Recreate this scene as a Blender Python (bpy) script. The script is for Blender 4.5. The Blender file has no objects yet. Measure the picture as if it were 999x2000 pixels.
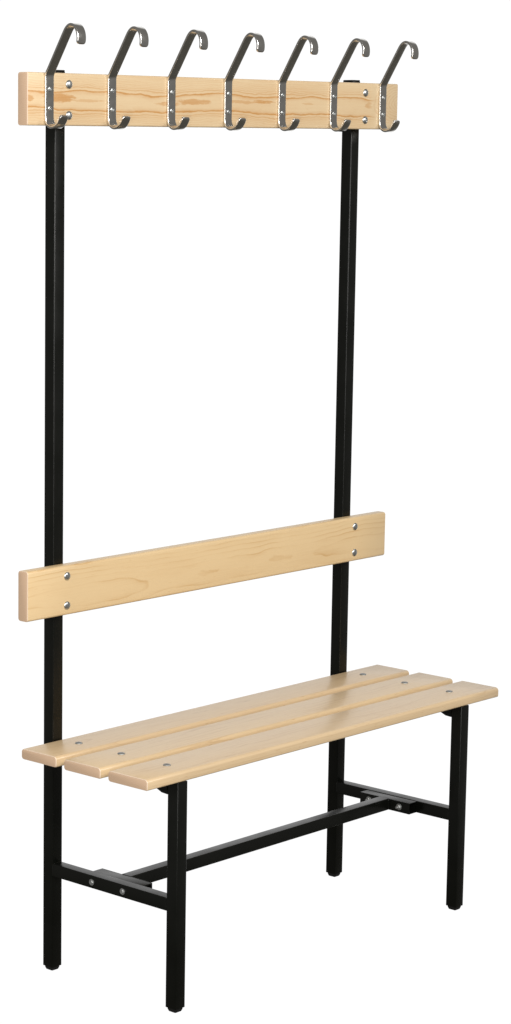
import bpy, bmesh, math, random
from mathutils import Vector, Matrix
random.seed(4)
sc = bpy.context.scene
col = sc.collection
MM = 0.001

# ------------------------------------------------------------------ camera
cam_d = bpy.data.cameras.new("camera")
cam = bpy.data.objects.new("camera", cam_d)
col.objects.link(cam)
pitch, roll, yaw = 0.1580137, 0.00674811, 0.79886839
fw = Vector((math.sin(yaw) * math.cos(pitch), math.cos(yaw) * math.cos(pitch), -math.sin(pitch)))
rt = Vector((math.cos(yaw), -math.sin(yaw), 0))
up = rt.cross(fw)
r2 = rt * math.cos(roll) + up * math.sin(roll)
u2 = -rt * math.sin(roll) + up * math.cos(roll)
M = Matrix.Identity(4)
for i in range(3):
    M[i][0], M[i][1], M[i][2] = r2[i], u2[i], -fw[i]
M.translation = Vector((-3.2796, -3.3279, 1.6439))
cam.matrix_world = M
cam_d.sensor_fit = 'VERTICAL'
cam_d.sensor_height = 36
cam_d.lens = 85.953
cam_d.shift_x = 0.14764
cam_d.shift_y = 0.01492
cam_d.clip_start = 0.05
cam_d.clip_end = 200
sc.camera = cam

# ------------------------------------------------------------------ view
sc.view_settings.view_transform = 'Standard'
sc.view_settings.look = 'None'
sc.view_settings.exposure = 0
sc.view_settings.gamma = 1
sc.render.film_transparent = False

# ------------------------------------------------------------------ studio surroundings
W = bpy.data.worlds.new("World")
sc.world = W
W.use_nodes = True
nt = W.node_tree
nt.nodes.clear()
out = nt.nodes.new('ShaderNodeOutputWorld')
bg = nt.nodes.new('ShaderNodeBackground')
tc = nt.nodes.new('ShaderNodeTexCoord')
dot = nt.nodes.new('ShaderNodeVectorMath'); dot.operation = 'DOT_PRODUCT'
dot.inputs[1].default_value = Vector((0.775, 0.63, -0.08)).normalized()
mr = nt.nodes.new('ShaderNodeMapRange'); mr.interpolation_type = 'SMOOTHSTEP'
mr.inputs[1].default_value = 0.58; mr.inputs[2].default_value = 0.80
mix = nt.nodes.new('ShaderNodeMix'); mix.data_type = 'RGBA'
mix.inputs[6].default_value = (0.17, 0.165, 0.15, 1)      # dim studio
mix.inputs[7].default_value = (1.04, 1.04, 1.04, 1)        # white backdrop
nt.links.new(tc.outputs['Generated'], dot.inputs[0])
nt.links.new(dot.outputs['Value'], mr.inputs[0])
sep = nt.nodes.new('ShaderNodeSeparateXYZ')
nt.links.new(tc.outputs['Generated'], sep.inputs[0])
low = nt.nodes.new('ShaderNodeMapRange'); low.interpolation_type = 'SMOOTHSTEP'
low.inputs[1].default_value = -0.56; low.inputs[2].default_value = -0.44
nt.links.new(sep.outputs[2], low.inputs[0])
mul = nt.nodes.new('ShaderNodeMath'); mul.operation = 'MULTIPLY'
nt.links.new(mr.outputs[0], mul.inputs[0]); nt.links.new(low.outputs[0], mul.inputs[1])
nt.links.new(mul.outputs[0], mix.inputs[0])
room = nt.nodes.new('ShaderNodeMix'); room.data_type = 'RGBA'          # dark studio floor, grey walls
room.inputs[6].default_value = (0.085, 0.08, 0.068, 1); room.inputs[7].default_value = (0.19, 0.185, 0.175, 1)
flr = nt.nodes.new('ShaderNodeMapRange'); flr.interpolation_type = 'SMOOTHSTEP'
flr.inputs[1].default_value = -0.5; flr.inputs[2].default_value = -0.25
nt.links.new(sep.outputs[2], flr.inputs[0]); nt.links.new(flr.outputs[0], room.inputs[0])
nt.links.new(room.outputs[2], mix.inputs[6])
nt.links.new(mix.outputs[2], bg.inputs[0])
nt.links.new(bg.outputs[0], out.inputs[0])


def softbox(name, direction, dist, size, watts, colour=(1, 1, 1), target=(0.45, -0.1, 0.95)):
    l = bpy.data.lights.new(name, 'AREA')
    l.shape = 'RECTANGLE'; l.size, l.size_y = size
    l.energy = watts; l.color = colour
    o = bpy.data.objects.new(name, l); col.objects.link(o)
    d = Vector(direction).normalized()
    o.location = Vector(target) + d * dist
    o.rotation_euler = d.to_track_quat('Z', 'Y').to_euler()
    return o


softbox('key_softbox', (-0.60, -0.80, 0.46), 6.0, (1.8, 1.8), 218, (1.0, 0.98, 0.955))
softbox('side_softbox', (-0.98, -0.05, 0.28), 5.0, (1.0, 2.0), 75, (1.0, 0.985, 0.975))
softbox('front_softbox', (0.25, -0.95, 0.45), 5.5, (1.4, 1.2), 96, (1.0, 0.98, 0.955))

softbox('camera_side_softbox', (-0.80, -0.60, 0.03), 5.6, (0.55, 1.7), 62, (1.0, 0.985, 0.96))


# ------------------------------------------------------------------ node helper
class G:
    def __init__(s, name):
        s.m = bpy.data.materials.new(name); s.m.use_nodes = True
        s.t = s.m.node_tree; s.n = s.t.nodes
        s.b = s.n['Principled BSDF']

    def put(s, sock, v):
        if isinstance(v, bpy.types.NodeSocket): s.t.links.new(v, sock)
        else: sock.default_value = v

    def f(s, op, a, b=0.0, c=0.0, clamp=False):
        n = s.n.new('ShaderNodeMath'); n.operation = op; n.use_clamp = clamp
        s.put(n.inputs[0], a); s.put(n.inputs[1], b); s.put(n.inputs[2], c)
        return n.outputs[0]

    def xyz(s, x, y, z):
        n = s.n.new('ShaderNodeCombineXYZ')
        for i, v in enumerate((x, y, z)): s.put(n.inputs[i], v)
        return n.outputs[0]

    def noise(s, vec, scale, detail=2.0, rough=0.5):
        n = s.n.new('ShaderNodeTexNoise'); s.put(n.inputs['Vector'], vec)
        n.inputs['Scale'].default_value = scale; n.inputs['Detail'].default_value = detail
        n.inputs['Roughness'].default_value = rough
        return n.outputs[0]

    def ramp(s, v, stops, mode='LINEAR'):
        n = s.n.new('ShaderNodeValToRGB'); n.color_ramp.interpolation = mode
        e = n.color_ramp.elements
        while len(e) < len(stops): e.new(0.5)
        for i, (p, c) in enumerate(stops):
            e[i].position = p
            e[i].color = (c, c, c, 1) if not isinstance(c, tuple) else (*c, 1)
        s.put(n.inputs[0], v)
        return n.outputs[0]

    def mixc(s, f, a, b):
        n = s.n.new('ShaderNodeMix'); n.data_type = 'RGBA'
        s.put(n.inputs[0], f); s.put(n.inputs[6], a); s.put(n.inputs[7], b)
        return n.outputs[2]

    def sm(s, v, a, b, lo=0.0, hi=1.0):
        n = s.n.new('ShaderNodeMapRange'); n.interpolation_type = 'SMOOTHSTEP'
        s.put(n.inputs[0], v)
        for i, q in enumerate((a, b, lo, hi)): n.inputs[i + 1].default_value = q
        return n.outputs[0]


def wood(name, axes, v0, pale, dark, strong, fine, seed, banded=False, heart=30.0, spacing=7.0, warp=7.0, rough=0.34, coat=0.25):
    """Pine: growth rings as long cylinders about an axis along x, warped; axes = (across, through)."""
    g = G(name)
    t = g.n.new('ShaderNodeTexCoord')
    sp = g.n.new('ShaderNodeSeparateXYZ'); g.t.links.new(t.outputs['Object'], sp.inputs[0])
    x = g.f('MULTIPLY', sp.outputs[0], 1000.0)
    v = g.f('MULTIPLY', sp.outputs[axes[0]], 1000.0)
    d = g.f('MULTIPLY', sp.outputs[axes[1]], 1000.0)
    xs = g.f('ADD', x, seed * 731.0)
    low = g.noise(g.xyz(g.f('MULTIPLY', xs, 0.0047 if banded else 0.0036), g.f('MULTIPLY', v, 0.012 if banded else 0.004), seed * 1.7), 1.0, 3.0, 0.5)
    mid = g.noise(g.xyz(g.f('MULTIPLY', xs, 0.02), g.f('MULTIPLY', v, 0.045), seed * 3.1), 1.0, 3.0, 0.5)
    cen = g.noise(g.xyz(g.f('MULTIPLY', xs, 0.006), seed * 5.3, 0.0), 1.0, 1.0, 0.4)
    centre = g.f('ADD', v0, g.f('MULTIPLY', g.f('SUBTRACT', cen, 0.5), 14.0))
    vv = g.f('SUBTRACT', v, centre)
    wv = g.f('ADD', g.f('MULTIPLY', g.f('SUBTRACT', low, 0.5), warp * 4.0), g.f('MULTIPLY', g.f('SUBTRACT', mid, 0.5), warp * (2.2 if banded else 0.45)))
    dd = g.f('SUBTRACT', d, heart)
    r = g.f('SQRT', g.f('ADD', g.f('MULTIPLY', vv, vv), g.f('MULTIPLY', dd, dd)))
    if banded:
        F = g.f('ADD', r, wv)
        # a knot at the right-hand end bends the grain round itself
        kx = g.f('MULTIPLY', g.f('SUBTRACT', x, 1128.0), 0.50)
        kv = g.f('SUBTRACT', v, 55.0)
        kr = g.f('ADD', g.f('SQRT', g.f('ADD', g.f('MULTIPLY', kx, kx), g.f('MULTIPLY', kv, kv))), g.f('MULTIPLY', g.f('SUBTRACT', mid, 0.5), 16.0))
        kl = g.ramp(g.f('MULTIPLY', g.f('FRACT', g.f('MULTIPLY', kr, 0.19)), 1.0), [(0, 0.0), (0.55, 0.10), (0.85, 0.30), (1.0, 0.0)])
        kF = g.f('MULTIPLY', kl, g.sm(kr, 52.0, 44.0))
        knot_mask = g.sm(x, 1000.0, 1050.0)
        k = 1 / 64.0
        main = g.ramp(g.f('MULTIPLY', F, k),
                      [(0, 0.05), (12 * k, 0.09), (16.2 * k, 0.30), (18.6 * k, 1.0), (19.6 * k, 0.10),
                       (22.5 * k, 0.14), (24.6 * k, 0.55), (25.3 * k, 0.06), (28.6 * k, 0.36), (29.2 * k, 0.05), (32 * k, 0.28), (32.6 * k, 0.04), (36 * k, 0.24), (36.6 * k, 0.04),
                       (40 * k, 0.2), (40.6 * k, 0.03), (44 * k, 0.18), (44.6 * k, 0.03), (50 * k, 0.12)])
        # resin-coloured flames where the saw ran along a ring
        wob = g.noise(g.xyz(g.f('MULTIPLY', xs, 0.045), g.f('MULTIPLY', v, 0.16), 7.7), 1.0, 3.0, 0.6)
        wob2 = g.noise(g.xyz(g.f('MULTIPLY', xs, 0.03), g.f('MULTIPLY', v, 0.9), 2.2), 1.0, 3.0, 0.6)
        fl = 0.0
        for cx, cv, ha, hb, st_ in ((4, 50, 14, 7, 0.55), (86, 51, 44, 10, 0.62), (160, 47, 60, 3.5, 0.35), (388, 44, 50, 4.5, 0.45), (455, 49, 62, 6.5, 0.55), (602, 51, 60, 4.2, 0.40), (668, 52, 40, 4.6, 0.62), (812, 50, 22, 2.8, 0.30), (1016, 50, 15, 8, 0.5)):
            ex = g.f('DIVIDE', g.f('SUBTRACT', x, float(cx)), float(ha)); ey = g.f('DIVIDE', g.f('SUBTRACT', v, float(cv)), float(hb))
            e_ = g.f('SUBTRACT', g.f('ADD', g.f('ADD', 1.0, g.f('MULTIPLY', g.f('SUBTRACT', wob, 0.5), 2.6)), g.f('MULTIPLY', g.f('SUBTRACT', wob2, 0.5), 1.4)), g.f('ADD', g.f('MULTIPLY', ex, ex), g.f('MULTIPLY', ey, ey)))
            fl = g.f('MAXIMUM', fl, g.sm(e_, 0.0, 0.75, 0.0, st_))
        main = g.f('MAXIMUM', main, fl)
        ring = g.f('ADD', g.f('MULTIPLY', main, g.f('SUBTRACT', 1.0, knot_mask)), g.f('MULTIPLY', kF, knot_mask))
    else:
        F = g.f('ADD', r, wv)
        fr = g.f('FRACT', g.f('DIVIDE', F, spacing))
        ring = g.ramp(fr, [(0, 0.0), (0.5, 0.10), (0.80, 0.35), (0.90, 1.0), (0.95, 0.9), (1.0, 0.0)])
        vary = g.sm(g.noise(g.xyz(g.f('MULTIPLY', xs, 0.006), g.f('MULTIPLY', v, 0.03), seed), 1.0, 2.0), 0.38, 0.68, 0.15, 1.0)
        ring = g.f('MULTIPLY', ring, vary)
    fib = g.noise(g.xyz(g.f('MULTIPLY', xs, 0.014), g.f('MULTIPLY', v, 0.75), g.f('MULTIPLY', d, 0.75)), 1.0, 4.0, 0.65)
    fleck = g.sm(g.noise(g.xyz(g.f('MULTIPLY', xs, 0.05), g.f('MULTIPLY', v, 0.55), g.f('MULTIPLY', d, 0.55)), 1.0, 1.0, 0.5), 0.66, 0.8)
    tone = g.noise(g.xyz(g.f('MULTIPLY', xs, 0.004), g.f('MULTIPLY', v, 0.02), seed * 2.0), 1.0, 2.0, 0.5)
    amt = g.f('MULTIPLY', ring, strong)
    amt = g.f('ADD', amt, g.f('MULTIPLY', g.f('SUBTRACT', fib, 0.5), fine))
    amt = g.f('ADD', amt, g.f('MULTIPLY', fleck, fine * 0.6))
    amt = g.f('ADD', amt, g.f('MULTIPLY', g.f('SUBTRACT', tone, 0.45), 0.35), clamp=True)
    c = g.mixc(amt, (*pale, 1), (*dark, 1))
    # end grain: pinker and paler, seen on the faces that look along x
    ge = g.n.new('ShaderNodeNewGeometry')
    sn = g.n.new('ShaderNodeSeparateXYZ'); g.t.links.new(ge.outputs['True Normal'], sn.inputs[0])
    endm = g.sm(g.f('ABSOLUTE', sn.outputs[0]), 0.85, 0.95)
    er = g.f('FRACT', g.f('DIVIDE', g.f('ADD', r, g.f('MULTIPLY', g.noise(g.xyz(v, d, seed), 0.12, 2.0), 6.0)), 3.1))
    ev = g.f('ADD', g.f('MULTIPLY', g.ramp(er, [(0, 0.1), (0.6, 0.25), (0.9, 0.7), (1, 0.1)]), 0.55), g.f('MULTIPLY', g.noise(g.xyz(v, d, seed), 1.3, 2.0), 0.4))
    ec = g.mixc(ev, (0.72, 0.52, 0.365, 1), (0.50, 0.315, 0.18, 1))
    c = g.mixc(g.f('MULTIPLY', g.sm(g.f('ABSOLUTE', sn.outputs[0]), 0.2, 0.35), 0.85), c, (0.86, 0.70, 0.56, 1))   # gloss glare along the arris, painted in as a paler colour
    c = g.mixc(endm, c, ec)
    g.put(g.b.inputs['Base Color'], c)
    g.put(g.b.inputs['Roughness'], g.f('ADD', rough, g.f('MULTIPLY', g.f('SUBTRACT', fib, 0.5), 0.12)))
    g.b.inputs['Coat Weight'].default_value = coat
    g.b.inputs['Coat Roughness'].default_value = 0.20
    bm_ = g.n.new('ShaderNodeBump'); bm_.inputs['Strength'].default_value = 0.12; bm_.inputs['Distance'].default_value = 0.0006
    g.put(bm_.inputs['Height'], fib); g.put(g.b.inputs['Normal'], bm_.outputs[0])
    return g.m


PALE = (0.78, 0.585, 0.355)
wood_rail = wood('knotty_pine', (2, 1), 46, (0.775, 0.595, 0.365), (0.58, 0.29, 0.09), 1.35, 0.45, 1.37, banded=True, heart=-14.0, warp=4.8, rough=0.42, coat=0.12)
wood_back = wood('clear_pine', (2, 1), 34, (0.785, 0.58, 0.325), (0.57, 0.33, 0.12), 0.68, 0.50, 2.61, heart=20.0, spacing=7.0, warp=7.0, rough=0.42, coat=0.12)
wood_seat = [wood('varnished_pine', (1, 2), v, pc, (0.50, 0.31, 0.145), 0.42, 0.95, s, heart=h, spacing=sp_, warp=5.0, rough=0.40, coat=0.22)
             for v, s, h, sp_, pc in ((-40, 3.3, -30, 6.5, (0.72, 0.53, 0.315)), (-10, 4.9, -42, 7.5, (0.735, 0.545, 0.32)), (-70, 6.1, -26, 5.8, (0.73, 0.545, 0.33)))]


def paint():
    g = G('black_powder_coat')
    t = g.n.new('ShaderNodeTexCoord')
    n1 = g.noise(t.outputs['Object'], 500.0, 2.0)
    n2 = g.noise(t.outputs['Object'], 14.0, 3.0)
    g.put(g.b.inputs['Base Color'], g.mixc(n2, (0.002, 0.0024, 0.0016, 1), (0.0042, 0.0046, 0.0034, 1)))
    g.put(g.b.inputs['Roughness'], g.sm(n2, 0.3, 0.7, 0.25, 0.36))
    g.b.inputs['Specular IOR Level'].default_value = 0.31
    b = g.n.new('ShaderNodeBump'); b.inputs['Strength'].default_value = 0.10; b.inputs['Distance'].default_value = 0.0002
    g.put(b.inputs['Height'], n1); g.put(g.b.inputs['Normal'], b.outputs[0])
    return g.m


def metal(name, c1, c2, r1, r2_, scale=60.0):
    g = G(name)
    t = g.n.new('ShaderNodeTexCoord')
    n = g.noise(t.outputs['Object'], scale, 4.0, 0.6)
    g.put(g.b.inputs['Base Color'], g.mixc(n, (*c1, 1), (*c2, 1)))
    g.put(g.b.inputs['Roughness'], g.sm(n, 0.3, 0.7, r1, r2_))
    g.b.inputs['Metallic'].default_value = 1.0
    return g.m


def plain(name, c, rough):
    g = G(name); t = g.n.new('ShaderNodeTexCoord')
    n = g.noise(t.outputs['Object'], 80.0, 3.0)
    g.put(g.b.inputs['Base Color'], g.mixc(n, (*c, 1), (*[q * 1.5 for q in c], 1)))
    g.b.inputs['Roughness'].default_value = rough
    return g.m


black = paint()
steel = metal('brushed_dark_chrome', (0.66, 0.645, 0.62), (0.76, 0.745, 0.715), 0.12, 0.20)
zinc = metal('zinc_plate', (0.50, 0.52, 0.52), (0.66, 0.68, 0.67), 0.26, 0.36, 40.0)
dull = metal('dull_zinc', (0.36, 0.37, 0.37), (0.5, 0.51, 0.5), 0.5, 0.6, 60.0)
rubber = plain('black_plastic', (0.005, 0.005, 0.005), 0.5)

# ------------------------------------------------------------------ mesh helpers (millimetres in, metres out)


def finish(name, bm, mat, parent, origin=(0, 0, 0), angle=40):
    bmesh.ops.remove_doubles(bm, verts=bm.verts, dist=1e-6)
    bmesh.ops.recalc_face_normals(bm, faces=bm.faces)
    o3 = Vector(origin)
    for v in bm.verts: v.co = (v.co - o3) * MM
    me = bpy.data.meshes.new(name)
    bm.to_mesh(me); bm.free()
    me.materials.append(mat)
    for p in me.polygons: p.use_smooth = True
    me.set_sharp_from_angle(angle=math.radians(angle))
    o = bpy.data.objects.new(name, me); col.objects.link(o)
    o.parent = parent
    base = parent_origin(parent)
    o.location = o3 * MM - base
    return o


def parent_origin(p):
    v = Vector((0, 0, 0))
    while p is not None:
        v += p.location; p = p.parent
    return v


def rrect(a0, a1, b0, b1, r, n=5):
    rr = r if isinstance(r, (list, tuple)) else (r,) * 4
    pts = []
    for (cx, cy, ang, q) in ((a1 - rr[0], b1 - rr[0], 0, rr[0]), (a0 + rr[1], b1 - rr[1], 90, rr[1]),
                             (a0 + rr[2], b0 + rr[2], 180, rr[2]), (a1 - rr[3], b0 + rr[3], 270, rr[3])):
        for i in range(n + 1):
            t = math.radians(ang + 90 * i / n)
            pts.append((cx + q * math.cos(t), cy + q * math.sin(t)))
    return pts


def loft(bm, rings, cap=True):
    vs = [[bm.verts.new(p) for p in ring] for ring in rings]
    n = len(vs[0])
    for a, b in zip(vs[:-1], vs[1:]):
        for i in range(n):
            j = (i + 1) % n
            bm.faces.new((a[i], a[j], b[j], b[i]))
    if cap:
        bm.faces.new(vs[0][::-1]); bm.faces.new(vs[-1])


def bar(bm, axis, lo, hi, r=2.0, ch=0.0, steps=None):
    """Round-edged bar between corners lo and hi along an axis (0 x, 1 y, 2 z); ch = softening of its ends."""
    a, b = [i for i in range(3) if i != axis]
    rings = []
    seq = [(lo[axis], ch)] + ([(lo[axis] + ch * 0.3, ch * 0.3), (lo[axis] + ch, 0)] if ch else [])
    if steps:
        for s in range(1, steps): seq.append((lo[axis] + (hi[axis] - lo[axis]) * s / steps, 0))
    seq += ([(hi[axis] - ch, 0), (hi[axis] - ch * 0.3, ch * 0.3)] if ch else []) + [(hi[axis], ch)]
    for t, q in seq:
        ring = []
        for (u, v) in rrect(lo[a] + q, hi[a] - q, lo[b] + q, hi[b] - q, max(r - q * 0.5, 0.3) if not isinstance(r, (list, tuple)) else [max(k - q * 0.5, 0.3) for k in r]):
            p = [0, 0, 0]; p[axis] = t; p[a] = u; p[b] = v
            ring.append(p)
        rings.append(ring)
    loft(bm, rings)


def lathe(bm, c, axis, prof, n=28):
    """prof: (radius, height along axis direction) from base outwards."""
    ax = Vector(axis).normalized()
    s = Vector((0, 0, 1)) if abs(ax.z) < 0.9 else Vector((1, 0, 0))
    e1 = ax.cross(s).normalized(); e2 = ax.cross(e1)
    rings = [[Vector(c) + ax * h + (e1 * math.cos(2 * math.pi * i / n) + e2 * math.sin(2 * math.pi * i / n)) * max(r, 0.02) for i in range(n)] for r, h in prof]
    loft(bm, rings)


def dome(name, c, axis, parent, R=8.0, H=4.2, mat=None):
    bm = bmesh.new()
    prof = [(R * 0.96, -3.0), (R, 0.0), (R, 0.5)] + [(R * math.cos(t), 0.5 + (H - 0.5) * math.sin(t)) for t in [math.radians(a) for a in range(8, 90, 9)]] + [(0.1, H)]
    lathe(bm, c, axis, prof)
    return finish(name, bm, mat or zinc, parent, c)


def bead(bm, pts):
    """one lumpy weld line through pts [(centre, radius)]"""
    rings = []
    n = 8
    for i, (c, r) in enumerate(pts):
        a = Vector(pts[max(i - 1, 0)][0]); b = Vector(pts[min(i + 1, len(pts) - 1)][0])
        t = (b - a).normalized()
        s_ = Vector((0, 1, 0)) if abs(t.y) < 0.9 else Vector((1, 0, 0))
        e1 = t.cross(s_).normalized(); e2 = t.cross(e1)
        q = r * (0.4 if i in (0, len(pts) - 1) else 1)
        rings.append([Vector(c) + (e1 * math.cos(2 * math.pi * k / n) + e2 * math.sin(2 * math.pi * k / n)) * q for k in range(n)])
    loft(bm, rings)


def hexbolt(name, c, axis, parent, R=6.5, H=5.0, stud=0.0):
    bm = bmesh.new()
    lathe(bm, c, axis, [(R * 1.25, 0.05), (R * 1.25, 1.2)], 28)
    bm2 = [(R, 1.25), (R, H - 0.8), (R * 0.86, H)]
    lathe(bm, c, axis, bm2, 6)
    if stud: lathe(bm, c, axis, [(3.0, H * 0.9), (3.0, H + stud - 0.6), (2.4, H + stud)], 18)
    return finish(name, bm, dull, parent, c, 30)


# ------------------------------------------------------------------ the bench
bench = bpy.data.objects.new('changing_room_bench', None)
bench.empty_display_size = 0.2
col.objects.link(bench)
bench['label'] = 'pale pine changing room bench with backrest and seven metal coat hooks on black steel frame'
bench['category'] = 'bench'

XR = 891.9           # right-hand side frame
T = 25.0   # nominal; the tubes are drawn 27 over their coating
TG = 1.0             # square tube
FF = -330.4          # front face of the front legs
RY = 4.3             # front face of the rear posts
SEAT = 472.9
ST = 20.6
RAILZ = 222.8        # top of the low side rails
foot_h = 8.0


def foot(c, parent):
    bm = bmesh.new()
    rings = []
    for z, h, r in ((foot_h + 12, 10.8, 1.5), (foot_h + 0.02, 10.8, 1.5), (foot_h - 0.3, 10.9, 2.0), (4.6, 10.7, 2.0), (0.2, 9.0, 2.2), (0, 8.6, 2.2)):
        rings.append([(c[0] + u, c[1] + v, z) for u, v in rrect(-h, h, -h, h, r)])
    loft(bm, rings)
    return finish('foot_cap', bm, rubber, parent, (c[0], c[1], 0))


def upright(name, x, y, top):
    bm = bmesh.new()
    bar(bm, 2, (x - TG, y - (TG if y < -1 else 0), foot_h), (x + T + TG, y + T + (TG if y < -1 else 2 * TG), top), 2.0, 0.6)
    return finish(name, bm, black, bench, (x + T / 2, y + T / 2, foot_h))


for x in (0.0, XR):
    px = x + (4.0 if x == 0 else 5.0)
    o = upright('rear_post', px, RY, 1767.0)
    foot((px + T / 2, RY + T / 2 + TG), o)
    bm = bmesh.new()
    bar(bm, 2, (px - 0.7, RY + 0.3, 1767.05), (px + T + 0.7, RY + T + 1.7, 1769.6), 2.0, 0.8)
    finish('end_cap', bm, rubber, o, (px + T / 2, RY + T / 2, 1767))
    o = upright('front_leg', x + 2.4, FF, SEAT - ST - 0.4)
    foot((x + 2.4 + T / 2, FF + T / 2), o)
    # top rail under the slats
    bm = bmesh.new()
    bar(bm, 1, (x + 0.3, FF + T + 1.05, 433.0), (x + T - 0.3, RY - 0.05, SEAT - ST - 0.4), 2.0)
    sup = finish('seat_support', bm, black, bench, (x + T / 2, -150, 425))
    bm = bmesh.new()
    gx = [x + 1.5, x + T - 1.5]
    loft(bm, [[(q, FF + T + 1.1, 425.5), (q, FF + T + 1.1, 434.0), (q, FF + T + 34.0, 434.0), (q, FF + T + 16.0, 426.5)] for q in gx])
    finish('gusset', bm, black, sup, (x + T / 2, FF + T, 433))
    x += 2.2
    # low rail with little weld beads at its ends
    bm = bmesh.new()
    bar(bm, 1, (x + 0.0, FF + T + 1.05, RAILZ - T - 0.4), (x + T, RY - 0.05, RAILZ + 0.6), 2.0)
    rail = finish('side_rail', bm, black, bench, (x + T / 2, -150, RAILZ - T / 2))
    for yy, s in ((RY - 0.2, -1), (FF + T + 1.2, 1)):
        bm = bmesh.new()
        pts = [((x + 1.5 + 22 * k / 15, yy + s * 0.5, RAILZ - 0.4 + random.uniform(-.3, .3)), 1.5 + random.uniform(0, .7)) for k in range(16)]
        pts = [((x + 0.5, yy + s * 0.5, RAILZ - 22 + 21 * k / 11), 1.0 + random.uniform(0, .3)) for k in range(12)] + pts
        bead(bm, pts)
        finish('weld_bead', bm, black, rail, (x + T / 2, yy, RAILZ))


# brackets: folded channels on the inner sides of the low rails
def channel(x0, x1, web_low, nuts):
    """channel 2.5 mm thick, 136 mm long, open towards its rail"""
    y0, y1, z0, z1, t = -219.0, -84.0, RAILZ - T + 0.2, RAILZ - 0.2, 2.5
    bm = bmesh.new()
    wx = (x0, x0 + t) if web_low else (x1 - t, x1)
    bar(bm, 1, (wx[0], y0, z0), (wx[1], y1, z1), 0.7, 0.3)
    for za, zb in ((z0 + 0.05, z0 + t), (z1 - t, z1 - 0.05)):
        a = (x0 + t - 0.4, x1) if web_low else (x0, x1 - t + 0.4)
        bar(bm, 1, (a[0], y0 + 0.1, za), (a[1], y1 - 0.1, zb), 0.5, 0.2)
    b = finish('joining_bracket', bm, black, bench, ((x0 + x1) / 2, -150, z0))
    for yy in (-108.5, -191.7):
        if nuts: hexbolt('nut', (wx[0] if web_low else wx[1], yy, 210.2), (-1 if web_low else 1, 0, 0), b, 5.6, 5.5, 5.0)
    return b


channel(T + 2.7, T + 29.0, False, True)
channel(XR - 24.0, XR + 1.9, True, True)
for x, s in ((2.0, -1), (XR + T + 2.4, 1)):
    par = [o for o in bench.children if o.name.startswith('side_rail')][0 if s < 0 else 1]
    for yy in (-106.0, -189.2):
        hexbolt('bolt', (x, yy, 210.2), (s, 0, 0), par, 5.0, 3.6)
bm = bmesh.new()
bar(bm, 0, (T + 29.05, -163.0, RAILZ - T - 0.4), (XR - 24.05, -137.2, RAILZ + 0.4), 2.0, 0.0)
st = finish('stretcher', bm, black, bench, (T + 24, -150, RAILZ - T))
for xx, s in ((T + 29.4, 1), (XR - 24.4, -1)):
    bm = bmesh.new()
    bead(bm, [((xx + s * 0.3, -162.6, RAILZ - 23 + 21 * k / 13), 1.3 + random.uniform(0, .4)) for k in range(14)])
    finish('weld_bead', bm, black, st, (xx, -162.6, RAILZ - T))

# seat slats
for i, (yb, yf) in enumerate(((4.0, -91.2), (-112.6, -209.4), (-230.2, -331.0))):
    bm = bmesh.new()
    bar(bm, 0, (-83.0, yf, SEAT - ST), ((1026.0, 1028.0, 1028.0)[i], yb, SEAT + 0.3), (6.5, 7.0, 3.5, 6.0), 1.8, 10)
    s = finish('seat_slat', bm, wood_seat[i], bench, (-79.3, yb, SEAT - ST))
    for xx in (26.4, 26.4 + XR):
        c = (xx - 1.0, (yb + yf) / 2 + (-1.5 if i == 0 else 0.5), SEAT)
        dome('bolt', c, (0, 0, 1), s, 7.6, 3.4, dull)

# backrest board
bm = bmesh.new()
bar(bm, 0, (-92.6, -22.0, 726.8), (1014.6, 4.1, 824.8), (5.5, 5.5, 5.5, 5.5), 1.5, 10)
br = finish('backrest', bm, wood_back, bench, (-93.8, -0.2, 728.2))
for xx in (13.9, 13.9 + XR):
    for zz in (746.1, 804.0): dome('bolt', (xx, -22.0, zz), (0, -1, 0), br, 8.3, 3.8)

# hook rail board
bm = bmesh.new()
bar(bm, 0, (-94.8, -22.0, 1665.4), (1021.0, 4.1, 1763.2), (5.0, 3.5, 3.5, 5.0), 1.4, 10)
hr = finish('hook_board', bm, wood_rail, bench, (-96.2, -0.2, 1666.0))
for xx in (12.9, 15.6 + XR):
    for zz in (1684.8, 1742.2): dome('bolt', (xx, -22.0, zz), (0, -1, 0), hr, 8.5, 4.6)

# ------------------------------------------------------------------ coat hooks
DZ = 92.0
knots = [(62.8, 1593), (60.0, 1586), (56.2, 1579.5), (51.3, 1574.4), (45.6, 1571.1), (39.4, 1570.0), (33.2, 1571.3), (27.6, 1575.4), (23.9, 1582.5), (22.75, 1590),
         (22.75, 1600), (22.75, 1630), (22.75, 1660), (23.0, 1664.6), (24.4, 1668.9), (27.0, 1673.4)]
k2 = [(70.5, 1743.2), (73.6, 1747.8), (77.5, 1752.2), (82.4, 1755.6), (88.0, 1757.0), (94.0, 1755.9), (99.4, 1752.4), (103.6, 1746.8), (106.2, 1739.8), (107.0, 1732.2), (106.3, 1725.2), (105.4, 1721.0)]
n_arm = 6
path = list(knots)
for i in range(1, n_arm + 1): path.append((27.0 + (70.5 - 27.0) * i / (n_arm + 1), 1673.4 + (1743.2 - 1673.4) * i / (n_arm + 1)))
path += k2


def catmull(P, sub=3):
    o = []
    for i in range(len(P) - 1):
        p0 = P[max(i - 1, 0)]; p1 = P[i]; p2 = P[i + 1]; p3 = P[min(i + 2, len(P) - 1)]
        for s in range(sub):
            t = s / sub
            o.append(tuple(0.5 * ((2 * p1[k]) + (-p0[k] + p2[k]) * t + (2 * p0[k] - 5 * p1[k] + 4 * p2[k] - p3[k]) * t * t + (-p0[k] + 3 * p1[k] - 3 * p2[k] + p3[k]) * t ** 3) for k in range(2)))
    o.append(P[-1])
    return o


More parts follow.
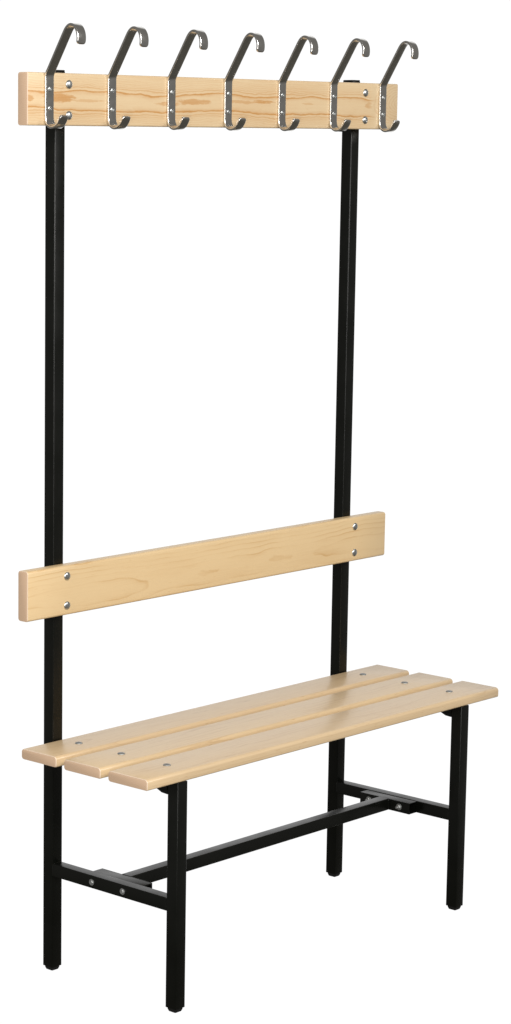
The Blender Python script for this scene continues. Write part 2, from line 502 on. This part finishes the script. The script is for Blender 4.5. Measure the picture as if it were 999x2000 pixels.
def hook_mesh(cx, y_front, lean=0.0, twist=0.0):
    P = catmull(path, 3)
    L = [0]
    for a, b in zip(P[:-1], P[1:]): L.append(L[-1] + math.dist(a, b))
    tot = L[-1]

    def at(s):
        s = min(max(s, 0), tot)
        for i in range(len(L) - 1):
            if L[i + 1] >= s - 1e-9:
                t = (s - L[i]) / max(L[i + 1] - L[i], 1e-9)
                return (P[i][0] + (P[i + 1][0] - P[i][0]) * t, P[i][1] + (P[i + 1][1] - P[i][1]) * t)
    R = 6.0
    HW = 10.7
    extra = [R * (1 - math.cos(math.radians(a))) for a in (0, 18, 36, 54, 72, 90)]
    ss = sorted(set(extra + [tot - e for e in extra] + [l for l in L if R < l < tot - R]))
    rings = []
    for s in ss:
        e = min(s, tot - s)
        hw = HW if e >= R else HW - R + math.sqrt(max(R * R - (R - e) ** 2, 0))
        th = 2.5 if e > 0.8 else 2.5 - (0.8 - e) * 0.9
        d, z = at(s)
        a = at(s - 0.6); b = at(s + 0.6)
        tx, tz = b[0] - a[0], b[1] - a[1]
        n = math.hypot(tx, tz); nx, nz = -tz / n, tx / n
        hgt = max(z - 1662.0, 0)
        rings.append([(cx + u + twist * hgt, -(d + 1.75 + lean * hgt + nx * w), z + DZ + nz * w) for u, w in rrect(-hw, hw, -th, th, 1.35, 5)])
    bm = bmesh.new()
    loft(bm, rings)
    return bm


def screw(c, parent):
    """countersunk pan-headed screw with a socket"""
    bm = bmesh.new()
    lathe(bm, c, (0, -1, 0), [(5.0, -0.6), (5.0, 0.35), (4.3, 0.9), (3.1, 1.0), (2.9, 0.25), (1.7, 0.2), (1.5, 1.1), (0.6, 1.5), (0.05, 1.55)], 24)
    return finish('screw', bm, zinc, parent, c)


for i in range(7):
    cx = -41.4 + 167.6 * i
    h = finish('coat_hook', hook_mesh(cx, -25.25, random.uniform(-.012, .012), random.uniform(-.012, .012)), steel, bench, (cx, -22.7, 1713.0), 45)
    for zz in (1696.8, 1732.6):
        screw((cx + 0.2, -27.0, zz), h)
